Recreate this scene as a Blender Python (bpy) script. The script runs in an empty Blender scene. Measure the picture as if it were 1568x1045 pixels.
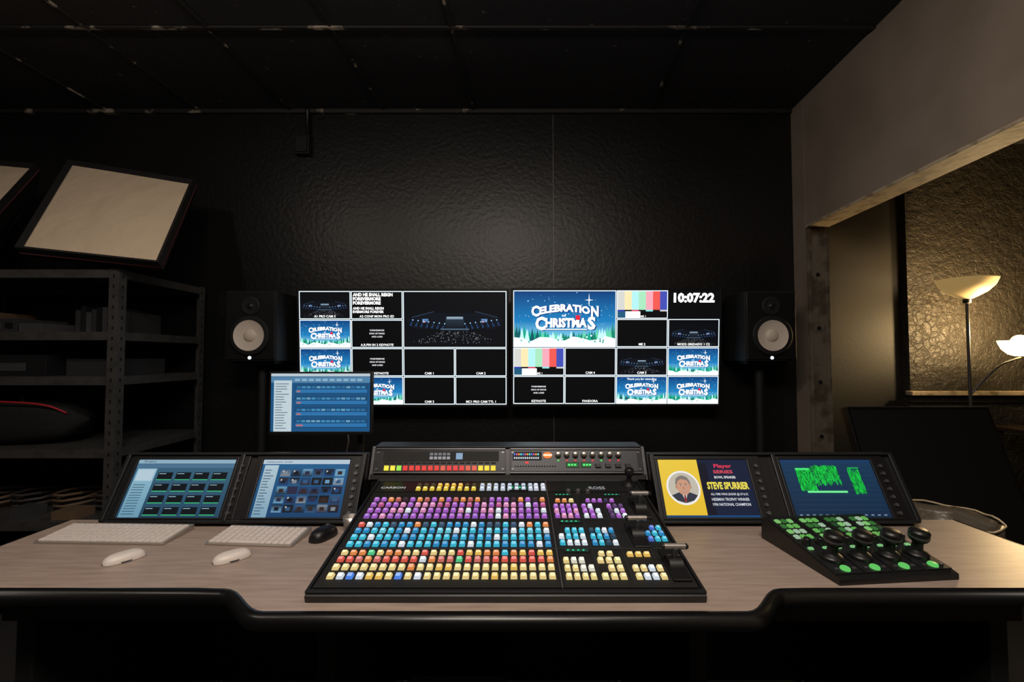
import bpy, math, random
from mathutils import Matrix, Vector
random.seed(7)
R=math.radians
sc=bpy.context.scene
col=sc.collection
try:
    sc.view_settings.view_transform='Standard'
    sc.view_settings.look='None'
except Exception: pass

def S(r,g,b):
    def f(c):
        c=c/255.0
        return c/12.92 if c<=.04045 else ((c+.055)/1.055)**2.4
    return (f(r),f(g),f(b),1.0)

# ------------------------------------------------------------- materials
MATS={}
def mat(name,c,rough=.5,metal=0,bump=None,mix=None,emit=None,es=0,kind='noise',spec=None,trans=0):
    m=bpy.data.materials.new(name); m.use_nodes=True
    nt=m.node_tree; N=nt.nodes; L=nt.links
    b=N['Principled BSDF']
    b.inputs['Base Color'].default_value=c
    b.inputs['Roughness'].default_value=rough
    b.inputs['Metallic'].default_value=metal
    if spec is not None: b.inputs['Specular IOR Level'].default_value=spec
    if trans: b.inputs['Transmission Weight'].default_value=trans
    if emit:
        b.inputs['Emission Color'].default_value=emit
        b.inputs['Emission Strength'].default_value=es
    tc=N.new('ShaderNodeTexCoord')
    if bump:
        sc_,st,dist=bump
        if kind=='stucco':
            n=N.new('ShaderNodeTexNoise'); n.inputs['Scale'].default_value=sc_; n.inputs['Detail'].default_value=5; n.inputs['Roughness'].default_value=.55
            L.new(tc.outputs['Object'],n.inputs['Vector'])
            n2=N.new('ShaderNodeTexVoronoi'); n2.feature='DISTANCE_TO_EDGE'; n2.inputs['Scale'].default_value=sc_*1.1
            va=N.new('ShaderNodeVectorMath'); va.operation='MULTIPLY_ADD'; va.inputs[1].default_value=(.10,.10,.10)
            L.new(n.outputs['Color'],va.inputs[0]); L.new(tc.outputs['Object'],va.inputs[2])
            L.new(va.outputs[0],n2.inputs['Vector'])
            mr=N.new('ShaderNodeMapRange'); mr.inputs['From Max'].default_value=.10; mr.inputs['To Max'].default_value=.12
            L.new(n2.outputs['Distance'],mr.inputs['Value'])
            ad=N.new('ShaderNodeMath'); ad.operation='ADD'
            L.new(mr.outputs[0],ad.inputs[0]); L.new(n.outputs['Fac'],ad.inputs[1])
            out=ad.outputs[0]
        else:
            n=N.new('ShaderNodeTexNoise'); n.inputs['Scale'].default_value=sc_; n.inputs['Detail'].default_value=4
            L.new(tc.outputs['Object'],n.inputs['Vector']); out=n.outputs['Fac']
        bp=N.new('ShaderNodeBump'); bp.inputs['Strength'].default_value=st; bp.inputs['Distance'].default_value=dist
        L.new(out,bp.inputs['Height']); L.new(bp.outputs[0],b.inputs['Normal'])
    if mix:
        c2,s2,lo,hi,scl=mix
        n=N.new('ShaderNodeTexNoise'); n.inputs['Scale'].default_value=s2; n.inputs['Detail'].default_value=6
        mp=N.new('ShaderNodeMapping'); mp.inputs['Scale'].default_value=scl
        L.new(tc.outputs['Object'],mp.inputs[0]); L.new(mp.outputs[0],n.inputs['Vector'])
        r=N.new('ShaderNodeMapRange'); r.inputs['From Min'].default_value=lo; r.inputs['From Max'].default_value=hi
        L.new(n.outputs['Fac'],r.inputs['Value'])
        mx=N.new('ShaderNodeMix'); mx.data_type='RGBA'
        mx.inputs[6].default_value=c; mx.inputs[7].default_value=c2
        L.new(r.outputs[0],mx.inputs[0]); L.new(mx.outputs[2],b.inputs['Base Color'])
    MATS[name]=m
    return m
def emat(name,strength,rough=.35):
    m=bpy.data.materials.new(name); m.use_nodes=True
    nt=m.node_tree; b=nt.nodes['Principled BSDF']
    a=nt.nodes.new('ShaderNodeAttribute'); a.attribute_name='Col'
    b.inputs['Base Color'].default_value=(.01,.01,.01,1)
    b.inputs['Roughness'].default_value=rough
    b.inputs['Specular IOR Level'].default_value=.2
    nt.links.new(a.outputs['Color'],b.inputs['Emission Color'])
    b.inputs['Emission Strength'].default_value=strength
    MATS[name]=m
U=(1,1,1)
mat('black_wall',S(21,21,22),.37,bump=(42,.30,.007),mix=(S(30,29,29),1.3,.35,.7,U),spec=.45)
mat('black_wall_rough',S(30,29,28),.42,bump=(9,.8,.03),kind='stucco')
mat('stucco_wall',S(56,53,48),.45,bump=(15,.8,.035),kind='stucco',spec=.4)
mat('grey_wall',S(40,39,38),.6,bump=(60,.2,.004))
mat('beige_wall',S(152,137,124),.75,bump=(120,.3,.003),mix=(S(140,126,112),3,.4,.6,U))
mat('beige_trim',S(200,182,156),.6,bump=(30,.5,.004),mix=(S(150,132,108),14,.5,.62,U))
mat('ceiling_tile',S(44,44,47),.8,bump=(120,.5,.004),mix=(S(110,110,112),26,.68,.74,U))
mat('tbar',S(44,43,43),.5,mix=(S(170,158,142),6,.60,.66,(1,2,1)))
mat('carpet',S(34,32,32),.95,bump=(200,.6,.005))
mat('desk_laminate',S(172,153,142),.40,mix=(S(152,134,123),9,.35,.7,(1.0,9,1)),bump=(220,.1,.001))
mat('black_plastic',S(22,22,24),.38)
mat('black_matte',S(15,15,16),.7)
mat('black_rubber',S(14,14,15),.3)
mat('panel_grey',S(38,39,42),.38,metal=.3)
mat('mid_grey',S(66,68,72),.4,metal=.4)
mat('edge_grey',S(104,104,108),.35,metal=.6)
mat('steel',S(96,95,94),.45,metal=.5,mix=(S(84,83,82),20,.45,.6,U))
mat('jamb_steel',S(128,118,104),.5,metal=.3,mix=(S(92,82,70),12,.45,.6,U))
mat('hole_dark',S(5,5,5),.9)
mat('white_plastic',S(225,215,208),.35)
mat('key_white',S(220,210,205),.45)
mat('aluminium',S(185,178,172),.3,metal=.7)
mat('softbox_fabric',S(230,208,180),.85,bump=(6,.5,.04))
mat('black_fabric',S(20,19,20),.85,bump=(30,.4,.01))
mat('red_piping',S(190,34,48),.6)
mat('dark_red_piping',S(80,20,26),.7)
mat('cardboard',S(92,72,52),.8)
mat('cone_white',S(225,212,200),.5,bump=(90,.2,.001))
mat('lampshade_cream',S(235,215,170),.5,emit=S(255,210,130),es=.25)
mat('lamp_glow',S(255,230,170),.5,emit=S(255,226,160),es=7)
mat('bag_plastic',S(120,108,92),.3,bump=(25,.6,.01))
mat('wire_tan',S(225,206,172),.4)
mat('wood_dark',S(60,44,32),.5,mix=(S(38,28,20),8,.4,.6,(1,8,1)))
mat('cable',S(70,66,64),.5)
mat('cable_tan',S(110,90,70),.6)
mat('can_trim',S(190,185,175),.4)
mat('can_glow',(1,.9,.75,1),.5,emit=(1,.85,.68,1),es=5)
emat('tv_pixels',1.4)
emat('panel_pixels',.85)
emat('lit_keys',1.15,.4)
emat('soft_keys',.6,.4)

# ------------------------------------------------------------- builder
class MB:
    def __init__(s): s.v=[];s.f=[];s.m=[];s.c=[];s.sm=[];s.names=[];s.M=Matrix.Identity(4)
    def add(s,vs,fs,m,M=None,smooth=False,colr=(1,1,1,1),cc=None):
        if m not in s.names: s.names.append(m)
        mi=s.names.index(m); T=s.M@M if M is not None else s.M
        o=len(s.v)
        for v in vs: s.v.append(T@Vector(v))
        for i,f in enumerate(fs):
            s.f.append([o+k for k in f]); s.m.append(mi); s.sm.append(smooth)
            s.c.append([colr]*len(f) if cc is None else cc[i])
    def box(s,x0,x1,y0,y1,z0,z1,m,M=None,top=0,colr=(1,1,1,1)):
        t=top
        vs=[(x0,y0,z0),(x1,y0,z0),(x1,y1,z0),(x0,y1,z0),(x0+t,y0+t,z1),(x1-t,y0+t,z1),(x1-t,y1-t,z1),(x0+t,y1-t,z1)]
        s.add(vs,[(0,3,2,1),(4,5,6,7),(0,1,5,4),(1,2,6,5),(2,3,7,6),(3,0,4,7)],m,M,False,colr)
    def lathe(s,prof,m,M=None,seg=32,smooth=True,colr=(1,1,1,1),sx=1,sy=1):
        vs=[];n=len(prof)
        for j in range(seg):
            a=2*math.pi*j/seg
            for r,z in prof: vs.append((r*math.cos(a)*sx,r*math.sin(a)*sy,z))
        fs=[]
        for j in range(seg):
            k=(j+1)%seg
            for i in range(n-1):
                fs.append((j*n+i,k*n+i,k*n+i+1,j*n+i+1))
        s.add(vs,fs,m,M,smooth,colr)
        for idx,flip in ((0,True),(n-1,False)):
            if prof[idx][0]>1e-5:
                vv=[vs[j*n+idx] for j in range(seg)]
                ff=list(range(seg))
                if flip: ff=ff[::-1]
                if s.cap: s.add(vv,[ff],m,M,False,colr)
    cap=True
    def cyl(s,p0,p1,r,m,r1=None,seg=20,colr=(1,1,1,1)):
        p0=Vector(p0);p1=Vector(p1);d=p1-p0
        q=d.to_track_quat('Z','Y').to_matrix().to_4x4()
        s.lathe([(r,0),(r if r1 is None else r1,d.length)],m,Matrix.Translation(p0)@q,seg,True,colr)
    def tube(s,pts,r,m,seg=8,smooth=0,closed=False):
        P=[Vector(p) for p in pts]
        if smooth: P=cat(P,smooth,closed)
        n=len(P); vs=[];fs=[]
        up=Vector((0,0,1)); prev=None
        for i,p in enumerate(P):
            if closed: t=P[(i+1)%n]-P[i-1]
            else: t=P[min(i+1,n-1)]-P[max(i-1,0)]
            t.normalize()
            if prev is None:
                a=up if abs(t.z)<.9 else Vector((1,0,0))
                nn=t.cross(a).normalized()
            else:
                nn=(prev-t*prev.dot(t)).normalized()
            prev=nn; bb=t.cross(nn)
            for k in range(seg):
                an=2*math.pi*k/seg
                vs.append(p+nn*math.cos(an)*r+bb*math.sin(an)*r)
        for i in range(n if closed else n-1):
            j=(i+1)%n
            for k in range(seg):
                l=(k+1)%seg
                fs.append((i*seg+k,i*seg+l,j*seg+l,j*seg+k))
        if not closed:
            fs.append(tuple(range(seg))); fs.append(tuple(reversed(range((n-1)*seg,n*seg))))
        s.add(vs,fs,m,None,True)
    def prism(s,poly,axis,a0,a1,m,M=None):
        n=len(poly)
        def mk(p,a): return (a,p[0],p[1]) if axis=='x' else ((p[0],p[1],a) if axis=='z' else (p[0],a,p[1]))
        vs=[mk(p,a0) for p in poly]+[mk(p,a1) for p in poly]
        fs=[tuple(reversed(range(n))),tuple(range(n,2*n))]
        for i in range(n): fs.append((i,(i+1)%n,n+(i+1)%n,n+i))
        s.add(vs,fs,m,M)
    def quad(s,a,b,c,d,m,colr=(1,1,1,1)): s.add([a,b,c,d],[(0,1,2,3)],m,None,False,colr)
    def ball(s,c,r,m,seg=20,colr=(1,1,1,1)):
        pr=[(r*math.sin(math.pi*i/12) if 0<i<12 else 0,-r*math.cos(math.pi*i/12)) for i in range(13)]
        s.lathe(pr,m,Matrix.Translation(c),seg,True,colr)
    def build(s,name,parent=None,bevel=0,seg=2):
        me=bpy.data.meshes.new(name)
        me.from_pydata([tuple(v) for v in s.v],[],s.f)
        for n in s.names: me.materials.append(MATS[n])
        ca=me.color_attributes.new('Col','FLOAT_COLOR','CORNER')
        flat=[]
        for c in s.c:
            for q in c: flat.extend(q)
        ca.data.foreach_set('color',flat)
        me.polygons.foreach_set('material_index',s.m)
        me.polygons.foreach_set('use_smooth',s.sm)
        me.update()
        ob=bpy.data.objects.new(name,me); col.objects.link(ob)
        if parent: ob.parent=parent
        if bevel:
            b=ob.modifiers.new('bevel','BEVEL'); b.width=bevel; b.segments=seg; b.limit_method='ANGLE'; b.angle_limit=R(40)
        return ob
def cat(P,k,closed=False):
    out=[];n=len(P)
    for i in range(n if closed else n-1):
        if closed: a,b,c,d=P[i-1],P[i],P[(i+1)%n],P[(i+2)%n]
        else: a,b,c,d=P[max(i-1,0)],P[i],P[i+1],P[min(i+2,n-1)]
        for j in range(k):
            t=j/k
            out.append(.5*((2*b)+(c-a)*t+(2*a-5*b+4*c-d)*t*t+(3*b-a-3*c+d)*t**3))
    if not closed: out.append(P[-1])
    return out
def empty(name,loc=(0,0,0)):
    e=bpy.data.objects.new(name,None); e.empty_display_size=.1; e.location=loc; col.objects.link(e); return e

# ---- text
_tc={}
def textmesh(sx,bold):
    key=(sx,bold)
    if key in _tc: return _tc[key]
    cu=bpy.data.curves.new('t','FONT'); cu.body=sx; cu.resolution_u=2; cu.offset=bold; cu.size=1
    ob=bpy.data.objects.new('t',cu); col.objects.link(ob)
    bpy.context.view_layer.update()
    dg=bpy.context.evaluated_depsgraph_get()
    me=bpy.data.meshes.new_from_object(ob.evaluated_get(dg))
    vs=[v.co.copy() for v in me.vertices]; fs=[tuple(p.vertices) for p in me.polygons]
    bpy.data.objects.remove(ob); bpy.data.curves.remove(cu); bpy.data.meshes.remove(me)
    x0=min(v.x for v in vs);x1=max(v.x for v in vs);y0=min(v.y for v in vs);y1=max(v.y for v in vs)
    vs=[((v.x-x0)/(x1-x0),(v.y-y0)/(y1-y0)) for v in vs]
    _tc[key]=(vs,fs,(x1-x0)/(y1-y0))
    return _tc[key]
WHITE=(1,1,1,1)
class Canvas:
    def __init__(s,M,m='panel_pixels'): s.b=MB(); s.b.M=M; s.m=m
    def z(s,l): return l*.00015
    def rect(s,x,y,w,h,c,l=1,c2=None):
        z=s.z(l); c2=c2 or c
        s.b.add([(x,y,z),(x+w,y,z),(x+w,y+h,z),(x,y+h,z)],[(0,1,2,3)],s.m,None,False,c,[[c2,c2,c,c]])
    def poly(s,pts,c,l=1):
        s.b.add([(p[0],p[1],s.z(l)) for p in pts],[tuple(range(len(pts)))],s.m,None,False,c)
    def circ(s,x,y,r,c,l=1,sy=1,n=20):
        s.poly([(x+r*math.cos(2*math.pi*i/n),y+sy*r*math.sin(2*math.pi*i/n)) for i in range(n)],c,l)
    def text(s,t,x,y,w,h,c,l=3,bold=.015,arc=0,keep=False):
        vs,fs,asp=textmesh(t,bold)
        if keep:
            w2=min(w,h*asp); x+= (w-w2)/2; w=w2
        V=[(x+u*w,y+v*h+arc*(1-(2*u-1)**2)*h,s.z(l)) for u,v in vs]
        s.b.add(V,fs,s.m,None,False,c)
    def build(s,name,parent): return s.b.build(name,parent)

# ---- pictures shown on the screens
def celebration(cv,x,y,w,h,l=2,top=None):
    cv.rect(x,y+h*.45,w,h*.55,S(10,54,108),l,S(26,112,168))
    cv.rect(x,y,w,h*.45,S(26,112,168),l,S(130,205,225))
    rnd=random.Random(int(w*1e4)+int(x*1e4))
    for i in range(60):
        r=rnd.uniform(.002,.005)*w
        cv.circ(x+rnd.uniform(.02,.98)*w,y+rnd.uniform(.4,.98)*h,r,S(180,225,245),l+1,n=6)
    sx,sy=x+.74*w,y+.84*h; r=.045*w
    for a,b in ((r,.12*r),(.12*r,r*1.5)):
        cv.poly([(sx-a,sy),(sx,sy-b),(sx+a,sy),(sx,sy+b)],WHITE,l+2)
    for i in range(40):
        t=i/39; edge=abs(t-.5)*2
        tx=x+t*w; th=h*(.10+.18*edge**2+rnd.uniform(0,.08)); tw=w*.026
        g=rnd.choice([S(24,120,96),S(20,150,120),S(12,84,90),S(90,190,150),S(180,235,225)])
        cv.poly([(max(x,tx-tw),y+h*.10),(min(x+w,tx+tw),y+h*.10),(tx,y+h*.10+th)],g,l+2+i%2)
    pts=[(x,y),(x+w,y)]
    for i in range(13):
        t=1-i/12; pts.append((x+t*w,y+h*(.14+.04*math.sin(i*1.7)+.03*math.sin(i*3.1))))
    cv.poly(pts,S(235,250,255),l+4)
    for i in range(26):
        cv.circ(x+rnd.uniform(.04,.96)*w,y+rnd.uniform(.07,.2)*h,.010*w,rnd.choice([S(170,215,225),S(60,150,140),S(200,235,245),S(40,120,100)]),l+5,n=7)
    for o,c,ll in ((.012,S(8,50,110),l+6),(0,WHITE,l+7)):
        cv.text('C',x+w*(.17+o),y+h*(.54-o),w*.08,h*.20,c,ll,.045)
        cv.text('ELEBRATIO',x+w*(.25+o),y+h*(.57-o),w*.50,h*.14,c,ll,.05,arc=.42)
        cv.text('N',x+w*(.76+o),y+h*(.54-o),w*.075,h*.19,c,ll,.045)
        cv.text('C',x+w*(.21+o),y+h*(.29-o),w*.10,h*.25,c,ll,.045)
        cv.text('HRISTMA',x+w*(.31+o),y+h*(.34-o),w*.41,h*.175,c,ll,.05)
        cv.text('S',x+w*(.725+o),y+h*(.30-o),w*.08,h*.24,c,ll,.045)
        cv.rect(x+w*(.28+o),y+h*(.300-o),w*.44,h*.016,c,ll)
    cv.text('of',x+w*.47,y+h*.54,w*.045,h*.045,WHITE,l+7,.02)
    cv.circ(x+w*.63,y+h*.52,.024*w,S(210,30,50),l+8)
    cv.poly([(x+w*.59,y+h*.58),(x+w*.63,y+h*.54),(x+w*.67,y+h*.58),(x+w*.63,y+h*.555)],S(210,30,50),l+8)
    if top: 
        cv.text(top,x+w*.2,y+h*.86,w*.6,h*.1,WHITE,l+8,.01)
def arena(cv,x,y,w,h,l=2):
    cv.rect(x,y,w,h,S(4,6,10),l,S(8,10,15))
    rnd=random.Random(int(w*1e4)+int(y*1e4))
    cv.poly([(x+w*.1,y+h*.32),(x+w*.9,y+h*.32),(x+w*.98,y+h*.5),(x+w*.82,y+h*.62),(x+w*.18,y+h*.62),(x+w*.02,y+h*.5)],S(9,14,22),l+1)
    cv.rect(x+w*.41,y+h*.34,w*.18,h*.2,S(34,46,58),l+2,S(16,20,28))
    cv.rect(x+w*.42,y+h*.5,w*.16,h*.05,S(150,170,185),l+3,S(70,90,105))
    cv.rect(x+w*.36,y+h*.3,w*.28,h*.03,S(60,80,95),l+3)
    for sgn in (-1,1):
        for i in range(7):
            cx=x+w*(.5+sgn*(.1+.052*i)); cy=y+h*(.42+.012*i)
            cv.circ(cx,cy,.006*w,S(150,200,240),l+4,n=8)
            cv.poly([(cx,cy),(cx+sgn*w*.015,cy-h*.12),(cx+sgn*w*.035,cy-h*.1)],S(28,50,84),l+2)
        cv.poly([(x+w*(.5+sgn*.2),y+h*.66),(x+w*(.5+sgn*.42),y+h*.55),(x+w*(.5+sgn*.42),y+h*.53),(x+w*(.5+sgn*.2),y+h*.64)],S(30,44,60),l+3)
        cv.rect(x+w*(.5+sgn*.29)-w*.03,y+h*.44,w*.06,h*.07,S(90,130,180),l+3,S(40,50,80))
        cv.rect(x+w*(.5+sgn*.29)-w*.022,y+h*.445,w*.02,h*.02,S(220,150,160),l+4)
    for i in range(190):
        t=rnd.random(); vy=rnd.random()
        xx=x+w*(.5+(t-.5)*(.35+.55*vy)); yy=y+h*(.27-.22*vy)
        cv.circ(xx,yy,.0028*w,rnd.choice([S(120,130,145),S(70,80,95),S(190,190,195)]),l+3,n=5)
def bars(cv,x,y,w,h,l=2):
    cs=[S(190,190,185),S(226,206,160),S(160,215,215),S(150,205,170),S(226,150,165),S(214,80,74),S(60,70,160)]
    for i,c in enumerate(cs): cv.rect(x+w*i/7,y+h*.3,w/7,h*.7,c,l)
    for i,c in enumerate([S(40,50,150),S(10,10,10),S(200,70,90),S(10,10,10),S(120,200,200),S(10,10,10),S(180,180,180)]): cv.rect(x+w*i/7,y+h*.24,w/7,h*.06,c,l)
    cv.rect(x,y,w,h*.24,S(6,6,8),l)
    cv.rect(x,y,w*.16,h*.24,S(30,80,110),l+1); cv.rect(x+w*.16,y,w*.3,h*.24,WHITE,l+1)
    cv.text('ME 1',x+w*.47,y+h*.02,w*.1,h*.07,WHITE,l+2,.01)
def slate(cv,x,y,w,h,l=2,tx=('FOREVERMORE','KING OF KINGS','AND LORD')):
    for i,t in enumerate(tx):
        cv.text(t,x+w*.15,y+h*(.60-.12*i),w*.7,h*.06,S(215,215,220),l,.02,keep=True)

def tv(name,x0,W,H,zc,yc,cells):
    e=empty(name,(0,0,0))
    M=Matrix.Translation((x0,yc+.024,zc-H/2))@Matrix.Rotation(R(94),4,'X')
    b=MB(); b.M=M
    t=.012
    b.box(-t,W+t,-t-.004,H+t,-.035,-.001,'black_plastic')
    b.box(-t,0,-t-.004,H+t,-.001,.004,'black_plastic'); b.box(W,W+t,-t-.004,H+t,-.001,.004,'black_plastic')
    b.box(0,W,-t-.004,0,-.001,.004,'black_plastic'); b.box(0,W,H,H+t,-.001,.004,'black_plastic')
    b.box(W*.3,W*.7,H*.25,H*.75,-.075,-.035,'black_matte')
    b.M=Matrix.Identity(4)
    b.box(x0+W*.35,x0+W*.65,yc+.05,2.848,zc-.12,zc+.12,'black_matte')
    b.build('tv_body',e,.002)
    cv=Canvas(M,'tv_pixels')
    cv.rect(0,0,W,H,S(4,5,7),1)
    cw=W/4; ch=H/4; g=.0035
    for (cx,cy,n,kind,lab) in cells:
        x=cx*cw+g/2; y=H-(cy+n)*ch+g/2; w=cw*n-g; h=ch*n-g
        if kind=='clock':
            cv.text('10:07:22',x+w*.10,y+h*.56,w*.80,h*.36,WHITE,4,.05)
            continue
        cv.rect(x,y,w,h,S(225,240,250),2)
        i=.0045; x+=i;y+=i;w-=2*i;h-=2*i
        cv.rect(x,y,w,h,S(3,4,6),3)
        if kind=='cel': celebration(cv,x,y,w,h,4)
        if kind=='celt': celebration(cv,x,y,w,h,4,'Thank you for attending')
        if kind=='arena': arena(cv,x,y+h*.02,w,h*.96,4)
        if kind=='bars': bars(cv,x,y,w,h,4)
        if kind=='lines': slate(cv,x,y,w,h,4)
        if kind=='words':
            for k,tx in enumerate(['AND HE SHALL REIGN','FOREVERMORE','FOREVERMORE']):
                cv.text(tx,x+w*.02,y+h*(.83-.155*k),w*(.80 if k==0 else .56),h*.13,WHITE,5,.045)
            for k,tx in enumerate(['AND HE SHALL REIGN','EVERMORE FOREVER']):
                cv.text(tx,x+w*.02,y+h*(.33-.13*k),w*.62,h*.10,WHITE,5,.03)
        if lab: cv.text(lab,x+w*.15,y+h*.035,w*.7,h*(.09 if n==1 else .045),WHITE,13,.015,keep=True)
    cv.build('tv_screen',e)
    return e
tv('wall_television',-1.253,1.222,.673,1.283,2.683,[(0,0,1,'arena','A1 PRO CAM 5'),(1,0,1,'words','A2 CONF MON PRO SD'),(2,0,2,'arena',''),
  (0,1,1,'cel',''),(1,1,1,'lines','A.R.PIN IN 2 KEYNOTE'),(0,2,1,'cel',''),(1,2,1,'lines','CAM KEYNOTE'),(2,2,1,'k','CAM 1'),(3,2,1,'k','CAM 2'),
  (0,3,1,'arena',''),(1,3,1,'cel',''),(2,3,1,'k','CAM 3'),(3,3,1,'k','MC1 PRO CAM TTL 1')])
tv('wall_television',.006,1.216,.673,1.287,2.683,[(0,0,2,'cel',''),(2,0,1,'bars',''),(3,0,1,'clock',''),(2,1,1,'k','ME 2'),(3,1,1,'arena','MOD2 GRIDADO 1 C2'),
  (0,2,1,'bars',''),(1,2,1,'k','CAM 4'),(2,2,1,'arena','CAM 5'),(3,2,1,'cel',''),(0,3,1,'lines','KEYNOTE'),(1,3,1,'k','PANDORA'),(2,3,1,'celt',''),(3,3,1,'cel','')])

# ------------------------------------------------------------- room shell
def simple(name,fn,bevel=0):
    b=MB(); fn(b); return b.build(name,None,bevel)
simple('floor',lambda b:b.box(-3.6,4.4,-1.6,3.5,-.1,0,'carpet'))
simple('ceiling',lambda b:b.box(-3.6,4.4,-1.6,3.5,2.8,2.9,'ceiling_tile'))
simple('wall_back',lambda b:b.box(-3.5,1.90,2.85,2.95,0,2.8,'black_wall'))
simple('wall_left',lambda b:b.box(-3.5,-3.4,-1.5,2.85,0,2.8,'black_wall_rough'))
simple('wall_front',lambda b:b.box(-3.5,4.3,-1.6,-1.5,0,2.8,'grey_wall'))
ang=math.atan(.066)
MR=Matrix.Translation((1.775,2.85,0))@Matrix.Rotation(-ang,4,'Z')
def f(b):
    b.M=MR
    b.box(0,.12,-.14,0,0,2.8,'beige_wall')
    b.box(0,.12,-2.45,-.14,2.02,2.8,'beige_wall')
    b.box(0,.12,-4.34,-2.45,0,2.8,'beige_wall')
simple('wall_right',f,.003)
def f(b):
    b.M=MR
    b.box(-.002,.122,-.146,-.141,0,2.02,'jamb_steel')
    b.box(.0,.022,-.156,-.146,0,2.02,'jamb_steel'); b.box(.098,.122,-.156,-.146,0,2.02,'jamb_steel')
    for z in (1.72,1.40,1.08,.76,.44):
        b.cyl((.06,-.1465,z),(.06,-.148,z),.012,'hole_dark')
    b.box(-.006,.126,-2.45,-.141,2.005,2.019,'beige_trim')
    b.box(-.006,.126,-2.462,-2.451,0,2.019,'beige_trim')
simple('trim_1',f,.0015)
simple('wall_partition',lambda b:b.box(1.90,1.96,2.86,3.40,0,2.8,'grey_wall'))
simple('wall_side_room_smooth',lambda b:b.box(1.96,2.88,3.36,3.46,0,2.8,'grey_wall'))
simple('wall_side_room_plaster',lambda b:b.box(2.88,4.3,3.30,3.46,0,2.8,'stucco_wall'))
simple('wall_side_room_right',lambda b:b.box(4.2,4.3,-1.5,3.30,0,2.8,'stucco_wall'))
def f(b):
    b.box(2.84,4.2,3.24,3.30,.955,.985,'beige_trim'); b.box(2.86,4.2,3.28,3.30,.90,.955,'grey_wall')
simple('trim_2',f,.004)
simple('trim_3',lambda b:b.box(.258,.264,2.844,2.85,0,2.77,'steel'))
def f(b):
    for y in (2.11,1.50,.89,.28,-.33,-.94):
        b.box(-3.4,1.75 if y>2 else 1.7,y-.008,y+.008,2.789,2.7995,'tbar')
    for x in (-2.62,-2.03,-1.45,-.86,-.29,.83):
        T=Matrix.Translation((x,2.11,0))@Matrix.Rotation(-ang,4,'Z')
        b.box(-.006,.006,-3.5,.72,2.791,2.7995,'tbar',T)
    b.box(-3.4,1.77,2.825,2.85,2.775,2.7995,'tbar')
simple('trim_4',f)
def f(b):
    b.tube([(-1.29,2.82,2.79),(-1.29,2.82,2.7),(-1.285,2.83,2.62)],.012,'black_plastic')
    b.box(-1.36,-1.27,2.80,2.85,2.50,2.62,'black_plastic'); b.box(-1.35,-1.28,2.79,2.80,2.51,2.61,'black_matte')
simple('junction_box',f,.003)

# ------------------------------------------------------------- desk
fr=[(-1.27,.94),(-.64,.94)]
for i in range(9):
    t=i/8; s_=t*t*(3-2*t); fr.append((-.585+.125*t,.938-.083*s_))
for i in range(9):
    t=i/8; s_=t*t*(3-2*t); fr.append((.435+.11*t,.855+.083*s_))
fr+=[(.6,.94),(1.27,.94)]
back=[(1.27,1.33),(1.17,1.33),(1.17,1.80),(-1.17,1.80),(-1.17,1.33),(-1.27,1.33)]
e=empty('control_desk')
b=MB(); b.prism(fr+back,'z',.728,.76,'desk_laminate'); b.build('desk_top',e)
b=MB()
pts=[(x,y-.002,.744) for x,y in fr]
b.tube(pts,.0170,'black_rubber',10)
b.tube([(-1.27,.94,.744),(-1.272,1.33,.744)],.0168,'black_rubber',10)
b.tube([(1.27,.94,.744),(1.272,1.33,.744)],.0168,'black_rubber',10)
b.build('edge_moulding',e)
b=MB()
for x in (-1.1,-.42,.42,1.1):
    b.box(x-.02,x+.02,1.05,1.72,0,.728,'black_matte')
    b.box(x-.035,x+.035,.98,1.76,0,.04,'black_plastic')
b.box(-1.1,1.1,1.60,1.62,.12,.728,'black_matte')
b.box(-1.1,1.1,1.0,1.03,.66,.728,'black_matte')
b.build('desk_frame',e,.003)
# monitor hutch wings on the desk
al=math.atan2(.177,.10)
HY=1.278; HL=.192
hy=HY+HL*math.cos(al); hz=.772+HL*math.sin(al)
for wi,(xa,xb) in enumerate(((-1.140,-.432),(.408,1.128))):
    b=MB()
    b.prism([(HY+.012,.7605),(HY-.003,.775),(hy,hz),(hy+.03,hz),(1.50,.80),(1.50,.7605)],'x',xa,xb,'black_plastic')
    MW=Matrix.Translation((0,HY,.772))@Matrix.Rotation(al,4,'X')
    b.M=MW
    for x in (xa,(xa+xb)/2-.006+(-.01 if wi==0 else 0.005),xb-.012):
        b.box(x,x+.012,0,HL,-.01,.012,'panel_grey')
    b.box(xa,xb,HL-.006,HL+.002,-.01,.012,'panel_grey')
    b.box(xa,xb,-.004,.004,-.01,.008,'panel_grey')
    b.M=Matrix.Identity(4)
    b.build('monitor_hutch',e,.002)

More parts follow.
